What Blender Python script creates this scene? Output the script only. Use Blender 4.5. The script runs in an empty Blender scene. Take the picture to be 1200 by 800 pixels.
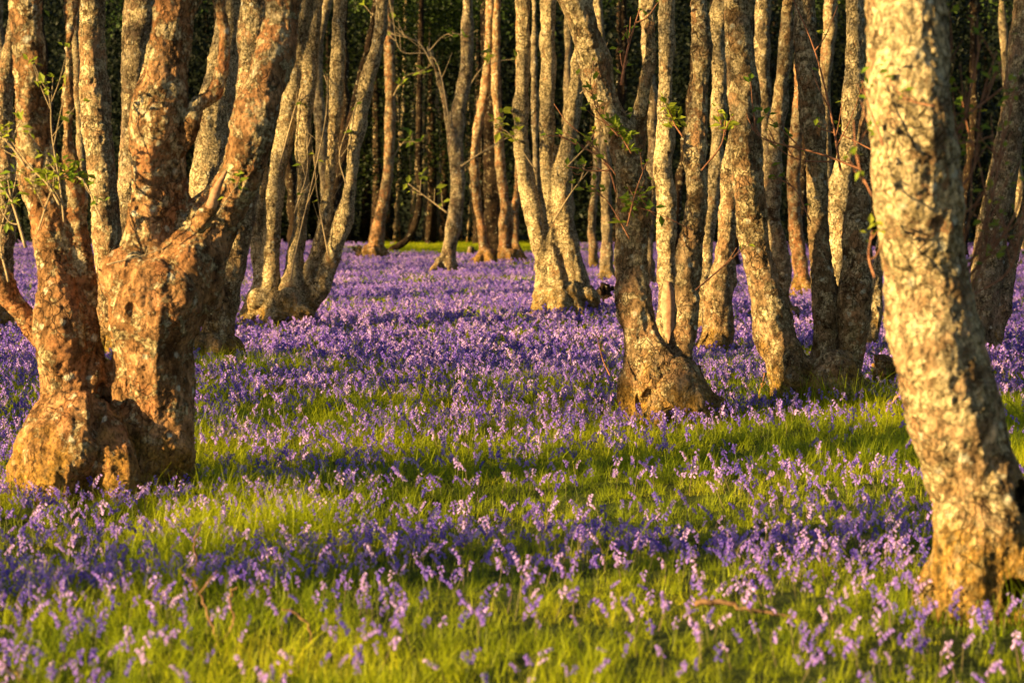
import bpy, bmesh, math, random
import numpy as np
from mathutils import Vector, Matrix, Euler
random.seed(7); rng = np.random.default_rng(11)
scene = bpy.context.scene
C = scene.collection
R = math.radians

# ------------------------------------------------------------------ camera
FPX = 2833.0; CAMH = 1.7; HOR = 240.0
PITCH = math.atan((400 - HOR) / FPX)
cam_d = bpy.data.cameras.new('camera'); cam = bpy.data.objects.new('camera', cam_d); C.objects.link(cam)
cam.location = (0, 0, CAMH); cam.rotation_euler = (math.pi/2 - PITCH, 0, 0)
cam_d.lens = 36 * FPX / 1200; cam_d.sensor_width = 36; cam_d.clip_end = 2000; cam_d.clip_start = .1
cam_d.dof.use_dof = True; cam_d.dof.focus_distance = 20.5; cam_d.dof.aperture_fstop = 4.0
scene.camera = cam
cp, sp_ = math.cos(PITCH), math.sin(PITCH)
def ray(x, y):
    u = (x - 600) / FPX; v = (400 - y) / FPX
    return Vector((u, cp + v*sp_, v*cp - sp_))
def at(x, y, Y):                 # point seen at photo pixel (x, y), Y metres into the scene
    d = ray(x, y); return Vector((0, 0, CAMH)) + d * (Y / d.y)
def ydist(y):                    # distance of the ground seen in photo row y
    d = ray(600, y); return d.y * CAMH / -d.z
def row(Y):                      # photo row of the ground at distance Y
    return HOR + FPX * CAMH / Y

# ------------------------------------------------------------------ numpy noise
_P = rng.permutation(512).astype(np.int64)
_G = rng.random(512)
def vnoise(p):
    i = np.floor(p).astype(np.int64); f = p - i; f = f*f*f*(f*(f*6-15)+10)
    def h(a, b, c): return _G[(_P[(_P[(_P[a & 511] + b) & 511] + c) & 511])]
    x, y, z = i[:,0], i[:,1], i[:,2]; fx, fy, fz = f[:,0], f[:,1], f[:,2]
    def l(a, b, t): return a + (b-a)*t
    v = l(l(l(h(x,y,z), h(x+1,y,z), fx), l(h(x,y+1,z), h(x+1,y+1,z), fx), fy),
          l(l(h(x,y,z+1), h(x+1,y,z+1), fx), l(h(x,y+1,z+1), h(x+1,y+1,z+1), fx), fy), fz)
    return v*2-1
def fbm(p, o=3):
    s = 0; a = 1.0
    for k in range(o):
        s = s + a*vnoise(p*(2.03**k) + 17.3*k); a *= .5
    return s
def ground_z(x, y):
    p = np.stack([np.asarray(x, float)*.22, np.asarray(y, float)*.22, np.zeros_like(np.asarray(x, float))], -1).reshape(-1, 3)
    q = p * 5.0 + 9
    return (.07*vnoise(p) + .022*vnoise(q)).reshape(np.shape(x))

# ------------------------------------------------------------------ helpers
def link(name, me, mat, parent=None):
    o = bpy.data.objects.new(name, me); C.objects.link(o)
    if mat is not None:
        me.materials.clear()
        for m in (mat if isinstance(mat, (list, tuple)) else [mat]): me.materials.append(m)
    if parent is not None: o.parent = parent
    return o
def tag(o, label=None, cat=None, group=None, kind=None):
    if label: o['label'] = label
    if cat: o['category'] = cat
    if group: o['group'] = group
    if kind: o['kind'] = kind
    return o
def empty(name, loc):
    o = bpy.data.objects.new(name, None); C.objects.link(o); o.location = loc; o.empty_display_size = .2
    return o
def mesh_np(name, V, F, smooth=True, mi=None):
    V = np.asarray(V, np.float32); me = bpy.data.meshes.new(name)
    me.from_pydata(V.tolist(), [], F if isinstance(F, list) else F.tolist())
    if smooth: me.polygons.foreach_set('use_smooth', [True]*len(me.polygons))
    if mi is not None: me.polygons.foreach_set('material_index', list(mi))
    me.update(); return me
class MB:
    def __init__(s): s.V = []; s.F = []; s.M = []
    def tube(s, pts, rad, n=8, m=0, caps=True):
        b0 = len(s.V); k = len(pts); prev = None
        for i in range(k):
            t = (pts[min(i+1, k-1)] - pts[max(i-1, 0)])
            if t.length < 1e-9: t = Vector((0,0,1))
            t.normalize()
            ref = Vector((1,0,0)) if abs(t.x) < .8 else Vector((0,1,0))
            if prev is not None: ref = prev
            a = (ref - t*ref.dot(t)).normalized(); prev = a; b = t.cross(a)
            for j in range(n):
                an = 2*math.pi*j/n
                s.V.append(tuple(pts[i] + (a*math.cos(an) + b*math.sin(an))*rad[i]))
        for i in range(k-1):
            for j in range(n):
                j2 = (j+1) % n
                s.F.append((b0+i*n+j, b0+i*n+j2, b0+(i+1)*n+j2, b0+(i+1)*n+j)); s.M.append(m)
        if caps:
            s.F.append(tuple(b0+j for j in reversed(range(n)))); s.M.append(m)
            s.F.append(tuple(b0+(k-1)*n+j for j in range(n))); s.M.append(m)
    def ball(s, c, r, m=0, nu=12, nv=8):
        b0 = len(s.V); rx, ry, rz = r if isinstance(r, (tuple, list)) else (r, r, r)
        s.V.append((c[0], c[1], c[2]-rz))
        for i in range(1, nv):
            th = math.pi*i/nv - math.pi/2
            for j in range(nu):
                ph = 2*math.pi*j/nu
                s.V.append((c[0]+rx*math.cos(th)*math.cos(ph), c[1]+ry*math.cos(th)*math.sin(ph), c[2]+rz*math.sin(th)))
        s.V.append((c[0], c[1], c[2]+rz)); top = len(s.V)-1
        for j in range(nu):
            j2 = (j+1) % nu
            s.F.append((b0, b0+1+j2, b0+1+j)); s.M.append(m)
            for i in range(nv-2):
                a = b0+1+i*nu; s.F.append((a+j, a+j2, a+nu+j2, a+nu+j)); s.M.append(m)
            a = b0+1+(nv-2)*nu; s.F.append((a+j, a+j2, top)); s.M.append(m)
    def leaf(s, p, d, up, L, W, m=0):
        d = d.normalized(); sd = d.cross(up)
        if sd.length < 1e-4: sd = Vector((1,0,0))
        sd.normalize(); n = sd.cross(d); b0 = len(s.V)
        s.V += [tuple(p), tuple(p + d*L*.45 + sd*W*.5 + n*L*.06), tuple(p + d*L - n*L*.08), tuple(p + d*L*.45 - sd*W*.5 + n*L*.06)]
        s.F.append((b0, b0+1, b0+2, b0+3)); s.M.append(m)
    def mesh(s, name, smooth=True): return mesh_np(name, s.V, s.F, smooth, s.M)
def catmull(P, n):
    out = []
    Q = [P[0]*2 - P[1]] + list(P) + [P[-1]*2 - P[-2]]
    for i in range(len(P)-1):
        p0, p1, p2, p3 = Q[i:i+4]
        for k in range(n):
            t = k/n
            out.append(.5*((2*p1) + (p2-p0)*t + (2*p0-5*p1+4*p2-p3)*t*t + (3*p1-p0-3*p2+p3)*t**3))
    out.append(P[-1]); return out

# ------------------------------------------------------------------ materials
class NT:
    def __init__(s, name):
        s.m = bpy.data.materials.new(name); s.m.use_nodes = True; s.t = s.m.node_tree; s.t.nodes.clear()
        s.out = s.n('ShaderNodeOutputMaterial')
    def n(s, ty, **kw):
        n = s.t.nodes.new(ty)
        for k, v in kw.items():
            if k.startswith('i_'):
                n.inputs[k[2:].replace('_', ' ')].default_value = v
            else: setattr(n, k, v)
        return n
    def l(s, a, b): s.t.links.new(a, b)
    def ramp(s, fac, stops, interp='LINEAR'):
        r = s.n('ShaderNodeValToRGB'); r.color_ramp.interpolation = interp; e = r.color_ramp.elements
        while len(e) < len(stops): e.new(.5)
        for k, (p, c) in enumerate(stops):
            e[k].position = p; e[k].color = (c, c, c, 1) if isinstance(c, (int, float)) else (*c, 1)
        s.l(fac, r.inputs[0]); return r.outputs[0]
    def mix(s, fac, a, b, mode='MIX'):
        m = s.n('ShaderNodeMix', data_type='RGBA', blend_type=mode)
        for sock, v in ((m.inputs[0], fac), (m.inputs[6], a), (m.inputs[7], b)):
            if hasattr(v, 'links') : s.l(v, sock)
            elif isinstance(v, (tuple, list)): sock.default_value = (*v, 1)
            else: sock.default_value = v
        return m.outputs[2]
    def math(s, op, a, b=0.0, clamp=False):
        m = s.n('ShaderNodeMath', operation=op); m.use_clamp = clamp
        for k, v in enumerate((a, b)):
            if hasattr(v, 'links'): s.l(v, m.inputs[k])
            else: m.inputs[k].default_value = v
        return m.outputs[0]
    def noise(s, vec, scale, detail=4, rough=.55, dist=0):
        n = s.n('ShaderNodeTexNoise'); n.inputs['Scale'].default_value = scale; n.inputs['Detail'].default_value = detail
        n.inputs['Roughness'].default_value = rough; n.inputs['Distortion'].default_value = dist
        s.l(vec, n.inputs['Vector']); return n.outputs[0]

def bark(name, lichen=.5, tint=(1, 1, 1), moss=.5, white=.4):
    """lichened bark; heights are metres above the foot of the tree"""
    b = NT(name); tc = b.n('ShaderNodeTexCoord'); oi = b.n('ShaderNodeObjectInfo')
    off = b.n('ShaderNodeVectorMath', operation='SCALE'); off.inputs[0].default_value = (37, 91, 13); b.l(oi.outputs['Random'], off.inputs['Scale'])
    add = b.n('ShaderNodeVectorMath', operation='ADD'); b.l(tc.outputs['Object'], add.inputs[0]); b.l(off.outputs[0], add.inputs[1])
    v = add.outputs[0]
    mp = b.n('ShaderNodeMapping'); mp.inputs['Scale'].default_value = (1, 1, .5); b.l(v, mp.inputs[0]); vs = mp.outputs[0]
    n1 = b.noise(vs, 9, 6, .65, .4); n2 = b.noise(v, 2.6, 4, .6)
    t = lambda c: tuple(c[i]*tint[i] for i in range(3))
    col = b.ramp(n1, [(.32, t((.05, .032, .018))), (.43, t((.15, .105, .06))), (.54, t((.29, .215, .135))), (.66, t((.46, .36, .25)))])
    pink = b.ramp(n2, [(.50, 0.0), (.62, .75)])
    col = b.mix(pink, col, t((.36, .22, .13)), 'MIX')
    # streaks
    # crustose lichen, yellow grey
    sz = b.n('ShaderNodeSeparateXYZ'); b.l(tc.outputs['Object'], sz.inputs[0])
    hi = b.math('MULTIPLY', b.ramp(b.math('MULTIPLY', sz.outputs[2], .25), [(.2, 0.0), (.55, 1.0)]), .045)
    n3 = b.math('ADD', b.noise(v, 8.0, 9, .76, .3), hi)
    k = .61 - .16*lichen
    m1 = b.ramp(n3, [(k, 0.0), (k+.03, 1.0)])
    lc = b.ramp(b.noise(v, 38, 5, .7), [(.35, (.13, .095, .045)), (.48, (.35, .27, .15)), (.64, (.62, .49, .31))])
    col = b.mix(m1, col, lc)
    # cracked plates
    wv = b.n('ShaderNodeVectorMath', operation='ADD'); b.l(vs, wv.inputs[0])
    wn = b.n('ShaderNodeTexNoise'); wn.inputs['Scale'].default_value = 7; b.l(v, wn.inputs['Vector'])
    ws = b.n('ShaderNodeVectorMath', operation='SCALE'); b.l(wn.outputs[1], ws.inputs[0]); ws.inputs['Scale'].default_value = .22; b.l(ws.outputs[0], wv.inputs[1])
    vc = b.n('ShaderNodeTexVoronoi'); vc.feature = 'DISTANCE_TO_EDGE'; vc.inputs['Scale'].default_value = 15; b.l(wv.outputs[0], vc.inputs['Vector'])
    crk = b.ramp(vc.outputs['Distance'], [(.0, 1.0), (.09, 0.0)])
    crk = b.math('MULTIPLY', crk, b.ramp(b.noise(v, 3.1, 4, .6), [(.44, 0.0), (.58, 1.0)]))
    col = b.mix(b.math('MULTIPLY', crk, .75), col, (.03, .018, .01))
    # pale discs
    vo = b.n('ShaderNodeTexVoronoi'); vo.inputs['Scale'].default_value = 9; b.l(v, vo.inputs['Vector'])
    vd = b.math('ADD', vo.outputs['Distance'], b.math('MULTIPLY', b.noise(v, 24, 5, .7), .55))
    pm = b.math('MULTIPLY', b.ramp(vd, [(.40, 1.0), (.50, 0.0)]), b.ramp(b.noise(v, 1.9, 3), [(.52-.12*white, 0.0), (.60-.12*white, 1.0)]))
    col = b.mix(pm, col, (.50, .46, .36))
    # moss on the foot and on the damp parts
    sx = b.n('ShaderNodeSeparateXYZ'); b.l(tc.outputs['Object'], sx.inputs[0])
    hz = b.math('SUBTRACT', .42+.5*moss, b.math('MULTIPLY', sx.outputs[2], .62))
    mm = b.ramp(b.math('ADD', hz, b.math('SUBTRACT', b.noise(v, 5.5, 7, .7), .5)), [(.36, 0.0), (.62, .85)])
    mc = b.ramp(b.noise(v, 22, 5, .65), [(.35, (.07, .05, .008)), (.5, (.23, .125, .018)), (.65, (.36, .20, .045))])
    col = b.mix(mm, col, mc)
    # dark flecks and cracks
    fl = b.ramp(b.noise(vs, 55, 6, .75), [(.36, .2), (.49, .95), (.66, 1.35)])
    col = b.mix(1.0, col, fl, 'MULTIPLY')
    col = b.mix(1.0, col, b.ramp(b.noise(v, 13, 6, .7), [(.38, .5), (.5, 1.0), (.66, 1.15)]), 'MULTIPLY')
    bs = b.n('ShaderNodeBsdfPrincipled'); b.l(col, bs.inputs['Base Color'])
    bs.inputs['Roughness'].default_value = .92; bs.inputs['Specular IOR Level'].default_value = .12
    hgt = b.math('ADD', b.math('MULTIPLY', b.noise(v, 75, 6, .7), .55), b.math('ADD', b.math('MULTIPLY', m1, .25), b.math('SUBTRACT', b.math('MULTIPLY', n1, .8), b.math('MULTIPLY', crk, .45))))
    bp = b.n('ShaderNodeBump'); bp.inputs['Strength'].default_value = .95; bp.inputs['Distance'].default_value = .028
    b.l(hgt, bp.inputs['Height']); b.l(bp.outputs[0], bs.inputs['Normal']); b.l(bs.outputs[0], b.out.inputs[0])
    return b.m
def leafmat(name, stops, trans=.45, rough=.6, scale=3.0, noise_scale=None, tcol=None):
    b = NT(name); oi = b.n('ShaderNodeObjectInfo')
    if noise_scale:
        g = b.n('ShaderNodeNewGeometry'); f = b.noise(g.outputs['Position'], noise_scale, 4, .7)
        f = b.math('ADD', b.math('MULTIPLY', b.math('SUBTRACT', f, .5), 1.6), b.math('ADD', b.math('MULTIPLY', oi.outputs['Random'], .3), .35), clamp=True)
    else: f = oi.outputs['Random']
    col = b.ramp(f, stops)
    bs = b.n('ShaderNodeBsdfPrincipled'); b.l(col, bs.inputs['Base Color']); bs.inputs['Roughness'].default_value = rough
    bs.inputs['Specular IOR Level'].default_value = .25
    tr = b.n('ShaderNodeBsdfTranslucent')
    b.l(b.mix(1.0, col, tcol, 'MULTIPLY') if tcol else col, tr.inputs[0])
    mx = b.n('ShaderNodeMixShader'); mx.inputs[0].default_value = trans
    b.l(bs.outputs[0], mx.inputs[1]); b.l(tr.outputs[0], mx.inputs[2]); b.l(mx.outputs[0], b.out.inputs[0])
    return b.m
def plain(name, c1, c2, scale=30, rough=.85, bump=.4):
    b = NT(name); tc = b.n('ShaderNodeTexCoord'); n = b.noise(tc.outputs['Object'], scale, 6, .65)
    bs = b.n('ShaderNodeBsdfPrincipled'); b.l(b.ramp(n, [(.35, c1), (.65, c2)]), bs.inputs['Base Color'])
    bs.inputs['Roughness'].default_value = rough; bs.inputs['Specular IOR Level'].default_value = .2
    bp = b.n('ShaderNodeBump'); bp.inputs['Strength'].default_value = bump; bp.inputs['Distance'].default_value = .01
    b.l(n, bp.inputs['Height']); b.l(bp.outputs[0], bs.inputs['Normal']); b.l(bs.outputs[0], b.out.inputs[0]); return b.m

M = {}
M['bark'] = bark('lichened_bark', .6, (.95, .84, .72))
M['bark_pale'] = bark('pale_lichen_bark', .85, (1.25, 1.12, 1.0), .62, .9)
M['bark_red'] = bark('russet_bark', .45, (1.08, .78, .58), .5, .85)
M['bark_gold'] = bark('golden_lichen_bark', .95, (1.1, 1.05, .9), .45, .5)
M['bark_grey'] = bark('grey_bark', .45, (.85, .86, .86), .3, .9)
M['bark_dark_shade'] = bark('shaded_dark_bark', .0, (.10, .08, .07), .0, .0)  # shade of the deep wood is put into this near-black tint
M['deadwood'] = plain('bare_dead_wood', (.20, .10, .055), (.42, .25, .15), 18)
M['hollow'] = plain('rotten_hollow_wood', (.012, .008, .005), (.04, .025, .014), 20)
M['twig'] = plain('russet_twig_bark', (.16, .06, .03), (.34, .16, .09), 40)
M['twig_pale'] = plain('grey_twig_bark', (.20, .14, .08), (.38, .29, .18), 40)
M['spring'] = leafmat('spring_leaves', [(0, (.13, .22, .015)), (1, (.34, .38, .03))], .5)
M['crown'] = leafmat('canopy_leaves', [(0, (.03, .06, .01)), (1, (.08, .12, .02))], .4, noise_scale=2.0)
M['evergreen'] = leafmat('shaded_evergreen_leaves', [(0, (.002, .004, .001)), (.65, (.005, .010, .002)), (.88, (.007, .013, .003)), (1, (.02, .024, .004))], .25, .55, noise_scale=.9)  # near-black green paints in the back wood's shade; last stop paints lit flecks
M['grass'] = leafmat('grass_blades', [(0, (.035, .065, .004)), (.28, (.15, .215, .007)), (.62, (.40, .45, .009)), (1, (.64, .54, .03))], .5, .5, noise_scale=.8)
M['bell'] = leafmat('bluebell_petals', [(0, (.13, .08, .56)), (.35, (.27, .15, .72)), (.75, (.46, .28, .84)), (1, (.68, .47, .90))], .35, .5)
M['stalk'] = leafmat('bluebell_stalks', [(0, (.09, .12, .03)), (.5, (.16, .16, .05)), (1, (.20, .13, .10))], .2)
M['dry'] = plain('dry_stalk', (.10, .05, .025), (.26, .15, .08), 30)

# ground
b = NT('woodland_floor'); g = b.n('ShaderNodeNewGeometry')
n = b.noise(g.outputs['Position'], 1.2, 8, .7)
col = b.ramp(n, [(.35, (.020, .022, .006)), (.5, (.035, .05, .010)), (.68, (.07, .085, .016))])
sy = b.n('ShaderNodeSeparateXYZ'); b.l(g.outputs['Position'], sy.inputs[0])
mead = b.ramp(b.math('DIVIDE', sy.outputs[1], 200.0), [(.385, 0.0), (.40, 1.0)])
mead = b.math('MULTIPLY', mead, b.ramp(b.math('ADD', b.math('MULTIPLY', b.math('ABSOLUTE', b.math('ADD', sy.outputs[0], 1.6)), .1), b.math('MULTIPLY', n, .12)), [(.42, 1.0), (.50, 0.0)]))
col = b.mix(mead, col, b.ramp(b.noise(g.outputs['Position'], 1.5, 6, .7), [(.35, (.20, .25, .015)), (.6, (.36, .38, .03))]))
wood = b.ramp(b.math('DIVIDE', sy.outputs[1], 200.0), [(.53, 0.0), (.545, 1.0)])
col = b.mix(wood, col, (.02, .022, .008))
bs = b.n('ShaderNodeBsdfPrincipled'); b.l(col, bs.inputs['Base Color']); bs.inputs['Roughness'].default_value = 1
bs.inputs['Specular IOR Level'].default_value = .1
bp = b.n('ShaderNodeBump'); bp.inputs['Strength'].default_value = .6; bp.inputs['Distance'].default_value = .05
b.l(b.noise(g.outputs['Position'], 20, 6, .7), bp.inputs['Height']); b.l(bp.outputs[0], bs.inputs['Normal']); b.l(bs.outputs[0], b.out.inputs[0])
M['ground'] = b.m
M['added_hill'] = plain('shaded_hill', (.003, .006, .002), (.01, .015, .004), .5, 1, 1)  # near-black tone stands in for shade on the sunward slope

def grid(name, xs, ys, zf, mat):
    X, Y = np.meshgrid(xs, ys); Z = zf(X, Y); nx, ny = len(xs), len(ys)
    V = np.stack([X, Y, Z], -1).reshape(-1, 3)
    i = np.arange((ny-1)*(nx-1)); r, c = i // (nx-1), i % (nx-1); a = r*nx + c
    return tag(link(name, mesh_np(name, V, np.stack([a, a+1, a+nx+1, a+nx], -1)), mat), kind='structure')
xs = np.concatenate([np.linspace(-900, -62, 12), np.linspace(-60, 60, 260), np.linspace(62, 900, 12)])
ys = np.concatenate([np.linspace(-400, -12, 8), np.linspace(-10, 60, 240), np.linspace(61, 130, 90), np.linspace(140, 1200, 12)])
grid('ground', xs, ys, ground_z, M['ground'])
grid('added_hill', np.linspace(-320, 320, 80), np.linspace(150, 420, 50),
     lambda X, Y: -1 + 46*(1-np.exp(-np.maximum(Y-155, 0)/38)) + 2.5*vnoise(np.stack([X*.06, Y*.06, X*0], -1).reshape(-1, 3)).reshape(X.shape), M['added_hill'])  # rising ground added to block the sky behind the trees

# ------------------------------------------------------------------ trees
def organic(mb, vox, name, base, amp=1.0, fine=True, seed=0.0, vfur=1.0, pits=()):
    """fuse the tubes of one tree into one skin and give it lumps, burrs and furrows"""
    me = mb.mesh('tmp'); o = bpy.data.objects.new('tmp', me); C.objects.link(o)
    md = o.modifiers.new('r', 'REMESH'); md.mode = 'VOXEL'; md.voxel_size = vox; md.use_smooth_shade = True
    dg = bpy.context.evaluated_depsgraph_get(); dg.update()
    m2 = bpy.data.meshes.new_from_object(o.evaluated_get(dg)); bpy.data.objects.remove(o); bpy.data.meshes.remove(me)
    n = len(m2.vertices); P = np.empty(n*3, np.float32); m2.vertices.foreach_get('co', P); P = P.reshape(-1, 3).astype(float)
    N = np.empty(n*3, np.float32); m2.vertices.foreach_get('normal', N); N = N.reshape(-1, 3)
    Q = P + seed*13.7
    low = np.clip(1.35 - (P[:,2]-base.z)/1.6, .4, 1.35)
    d = amp*(.048*fbm(Q*np.array([2.6, 2.6, 2.2]), 3)*low + .026*vnoise(Q*np.array([7, 7, 3.2])))
    fur = 1-np.abs(vnoise(Q*np.array([15, 15, 4.5])))*2
    d += amp*.0045*fur*vfur*low
    if fine:
        tuft = np.clip(vnoise(Q*34)*.9 + .5*vnoise(Q*9) - .15, 0, 1)
        d += .007*tuft + .005*vnoise(Q*70) + .006*vnoise(Q*22)
    for (c, rx, rz, dep) in pits:      # rot holes and hollows: real recesses
        q = ((P[:,0]-c.x)/rx)**2 + ((P[:,2]-c.z)/rz)**2 + np.where(N[:,1] < .35, 0, 99)
        w_ = np.clip(1.15 - q*(1+.7*vnoise(P*np.array([18, 18, 8]))), 0, 1)**.6
        P[:,1] += w_*dep*np.clip(1.2 - 2.2*np.abs(P[:,1]-c.y), 0, 1); d *= (1 - .5*w_)
    P = P + N*d[:, None] - np.array(base)
    m2.vertices.foreach_set('co', P.astype(np.float32).ravel()); m2.polygons.foreach_set('use_smooth', [True]*len(m2.polygons))
    m2.update(); m2.name = name; return m2
def leaves_mesh(name, nl, ext, size, clumps, seed, mb=None):
    r = random.Random(seed); mb = MB()
    cs = [(r.gauss(0, .42), r.gauss(0, .42), r.uniform(-1, 1), r.uniform(.10, .26)) for _ in range(clumps)]
    for i in range(nl):
        c = r.choice(cs); q = [c[k] + r.gauss(0, c[3]) for k in range(3)]
        p = Vector((q[0]*ext[0], q[1]*ext[1], q[2]*ext[2]*.5))
        d = Vector((r.gauss(0, 1), r.gauss(0, 1), r.gauss(-.3, .7)))
        if d.length < .1: continue
        s = size*r.uniform(.6, 1.3); mb.leaf(p, d, Vector((r.gauss(0, .6), r.gauss(0, .6), 1)), s, s*.62)
    return mb.mesh(name, False)
crown_meshes = [leaves_mesh('crown', 2600, (2.6, 2.6, 4.5), .16, 26, s) for s in (1, 2, 3)]
for m in crown_meshes: m.materials.append(M['crown'])

def stem_points(stem, Y, gz, top_h, rnd, dY=0.0, depth_amp=.12):
    P = []; r = []
    ph = rnd.uniform(0, 6)
    for k, s in enumerate(stem):
        dd = s[3] if len(s) > 3 else 0
        yy = Y + dY + dd
        p = at(s[0], s[1], yy); P.append(p); r.append(s[2]/FPX*yy*.5)
    return P, r
def tube_stem(mb, stem, Y, top_h, rnd, n=14, ground=True, extend=True, flare=1.2, wob=.02):
    P, r = stem_points(stem, Y, 0, top_h, rnd)
    if P[0].z < P[-1].z: pass
    else: P.reverse(); r.reverse()
    if ground:                      # carry the stem down into the earth
        d = (P[1]-P[0]).normalized() if len(P) > 1 else Vector((0,0,1))
        b0 = P[0].copy(); b0.z = -.22; b0.x -= d.x*.1
        if P[0].z > -.1: P.insert(0, b0); r.insert(0, r[0]*flare)
    if extend and P[-1].z < top_h:
        d = (P[-1]-P[-2]).normalized(); z = P[-1].z; k = 0
        while P[-1].z < top_h:
            d = (d + Vector((rnd.uniform(-.16, .16), rnd.uniform(-.16, .16), .12))).normalized()
            P.append(P[-1] + d*.9); r.append(max(.03, r[-1]*.87)); k += 1
            if k > 20: break
    C3 = catmull([Vector((p.x, p.y, p.z)) for p in P], 6); rr = catmull([Vector((q, 0, 0)) for q in r], 6)
    rad = [max(.008, q.x) for q in rr]
    for i, p in enumerate(C3):
        a = wob*min(1, i/8); p.y += a*2.5*math.sin(i*.21 + stem[0][0]); 
    mb.tube(C3, rad, n)
    return C3, rad
def roots(mb, c, r, rnd, n=5, reach=1.0):
    for k in range(n):
        a = 2*math.pi*(k + rnd.uniform(-.3, .3))/n
        d = Vector((math.cos(a), math.sin(a), 0)); rr = r*rnd.uniform(.28, .46)
        pts = [c + d*r*.35 + Vector((0, 0, r*1.25)), c + d*r*.85 + Vector((0, 0, r*.45)), c + d*r*(1.25*reach) + Vector((0, 0, .0)), c + d*r*(1.8*reach) + Vector((0, 0, -.22))]
        mb.tube(catmull(pts, 4), [rr*1.1]*4 + [rr*1.05]*4 + [rr*.8]*4 + [rr*.5], 8)
TREES = {}
def tree(key, name, label, stems, basey, mat='bark', group=None, top=8.0, cat='tree', limbs=(), balls=(), vox=None, amp=1.0, crown=True,
         rootn=5, rootr=None, flare=1.2, dY=0, vfur=1.0, reach=1.0, pits=()):
    rnd = random.Random(key); Y = ydist(basey) + dY
    mb = MB(); centres = []
    for s in stems:
        P, r = tube_stem(mb, s, Y, top, rnd, flare=flare); centres.append((P[0], r[0]))
    for s in limbs:
        tube_stem(mb, s, Y, top, rnd, ground=False, extend=(s[-1][1] < 5 or s[0][1] < 5))
    for (x, y, rx, rz, dd) in balls:
        p = at(x, y, Y+dd); mb.ball(p, (rx/FPX*Y, rx/FPX*Y*.85, rz/FPX*Y))
    cx = sum(c.x for c, r in centres)/len(centres); cy = sum(c.y for c, r in centres)/len(centres)
    if rootn: roots(mb, Vector((cx, cy, 0)), rootr/FPX*Y if rootr else centres[0][1], rnd, rootn, reach)
    base = Vector((cx, cy, float(ground_z(cx, cy))))
    e = empty(name, base); tag(e, label, cat, group)
    v = vox or max(.0085, .00062*Y)
    me = organic(mb, v, 'trunk', Vector((cx, cy, 0)), amp, True, rnd.uniform(0, 9), vfur,
                 [(at(x, y, Y), rx/FPX*Y, rz/FPX*Y, dp) for x, y, rx, rz, dp in pits])
    link('trunk', me, M[mat], e)
    if crown:
        o = link('crown', rnd.choice(crown_meshes), None, e); o.location = (rnd.uniform(-.6, .6), rnd.uniform(-.6, .6), max(top, 6.5)+1.2)
        o.rotation_euler = (0, 0, rnd.uniform(0, 6)); o.scale = [rnd.uniform(.8, 1.1)]*3
    e['Y'] = Y; TREES[key] = e; del e['Y']; e_Y[key] = Y
    return e
e_Y = {}
# T1 great fused tree on the left
tree('T1', 'tree', 'massive old twin-trunked tree with swollen russet base at left of the clearing',
     [[(74, 560, 84), (76, 515, 80), (82, 470, 66), (78, 400, 62), (72, 350, 56), (66, 300, 50), (50, 225, 46), (42, 150, 44), (38, 75, 42), (33, 0, 40), (28, -80, 38)],
      [(168, 560, 128), (172, 520, 120), (176, 480, 108), (181, 430, 103), (182, 390, 106), (184, 345, 118, -.05), (178, 300, 88), (188, 225, 68), (189, 150, 64), (194, 75, 62), (210, 0, 54), (222, -80, 48)],
      [(120, 540, 60), (118, 470, 36), (112, 400, 28), (103, 340, 24), (92, 290, 23), (85, 225, 22), (80, 150, 20), (82, 75, 18), (84, 0, 16), (86, -60, 15)]],
     574, 'bark_red', top=6.5,
     limbs=[[(212, 345, 84), (218, 305, 84), (240, 262, 72), (262, 226, 60), (283, 188, 52), (296, 150, 50), (308, 100, 50), (322, 50, 46), (330, 0, 42), (340, -80, 38)],
            [(75, 420, 26), (50, 390, 22), (28, 360, 20), (2, 320, 17), (-25, 285, 16), (-50, 200, 14)],
            [(205, 185, 20), (222, 152, 17, -.05), (229, 118, 17, -.1), (250, 95, 20, -.1), (262, 50, 16, -.05), (258, 0, 14), (256, -50, 12)],
            [(232, 255, 16, -.2), (250, 228, 11, -.3), (264, 205, 5, -.34)],
            ],
     balls=[(68, 537, 32, 32, -.05), (150, 320, 38, 34, -.12), (130, 540, 50, 42, -.1), (186, 530, 40, 46, -.1), (95, 545, 45, 30, -.2)],
     rootn=6, rootr=85, amp=1.15, reach=.75, pits=[(167, 350, 6, 9, .06), (122, 470, 9, 30, .12)])
# T23 big pale trunk right
tree('T23', 'tree', 'nearest tree, thick pale gold lichened trunk leaning at the right edge',
     [[(1152, 715, 122), (1152, 680, 117), (1152, 640, 116), (1148, 600, 112), (1138, 560, 105), (1122, 520, 101), (1109, 469, 100), (1098, 419, 102), (1091, 368, 103), (1084, 317, 101), (1074, 262, 100), (1066, 150, 95), (1063, 75, 92), (1060, 0, 89), (1056, -90, 84)]],
     735, 'bark_pale', top=5.5, balls=[(1185, 600, 22, 30, -.02), (1120, 690, 30, 30, -.05), (1175, 660, 30, 36, -.1)], rootn=5, rootr=62, amp=.75, reach=.7, pits=[(1178, 700, 15, 17, .3), (1193, 590, 8, 17, .2)])
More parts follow.
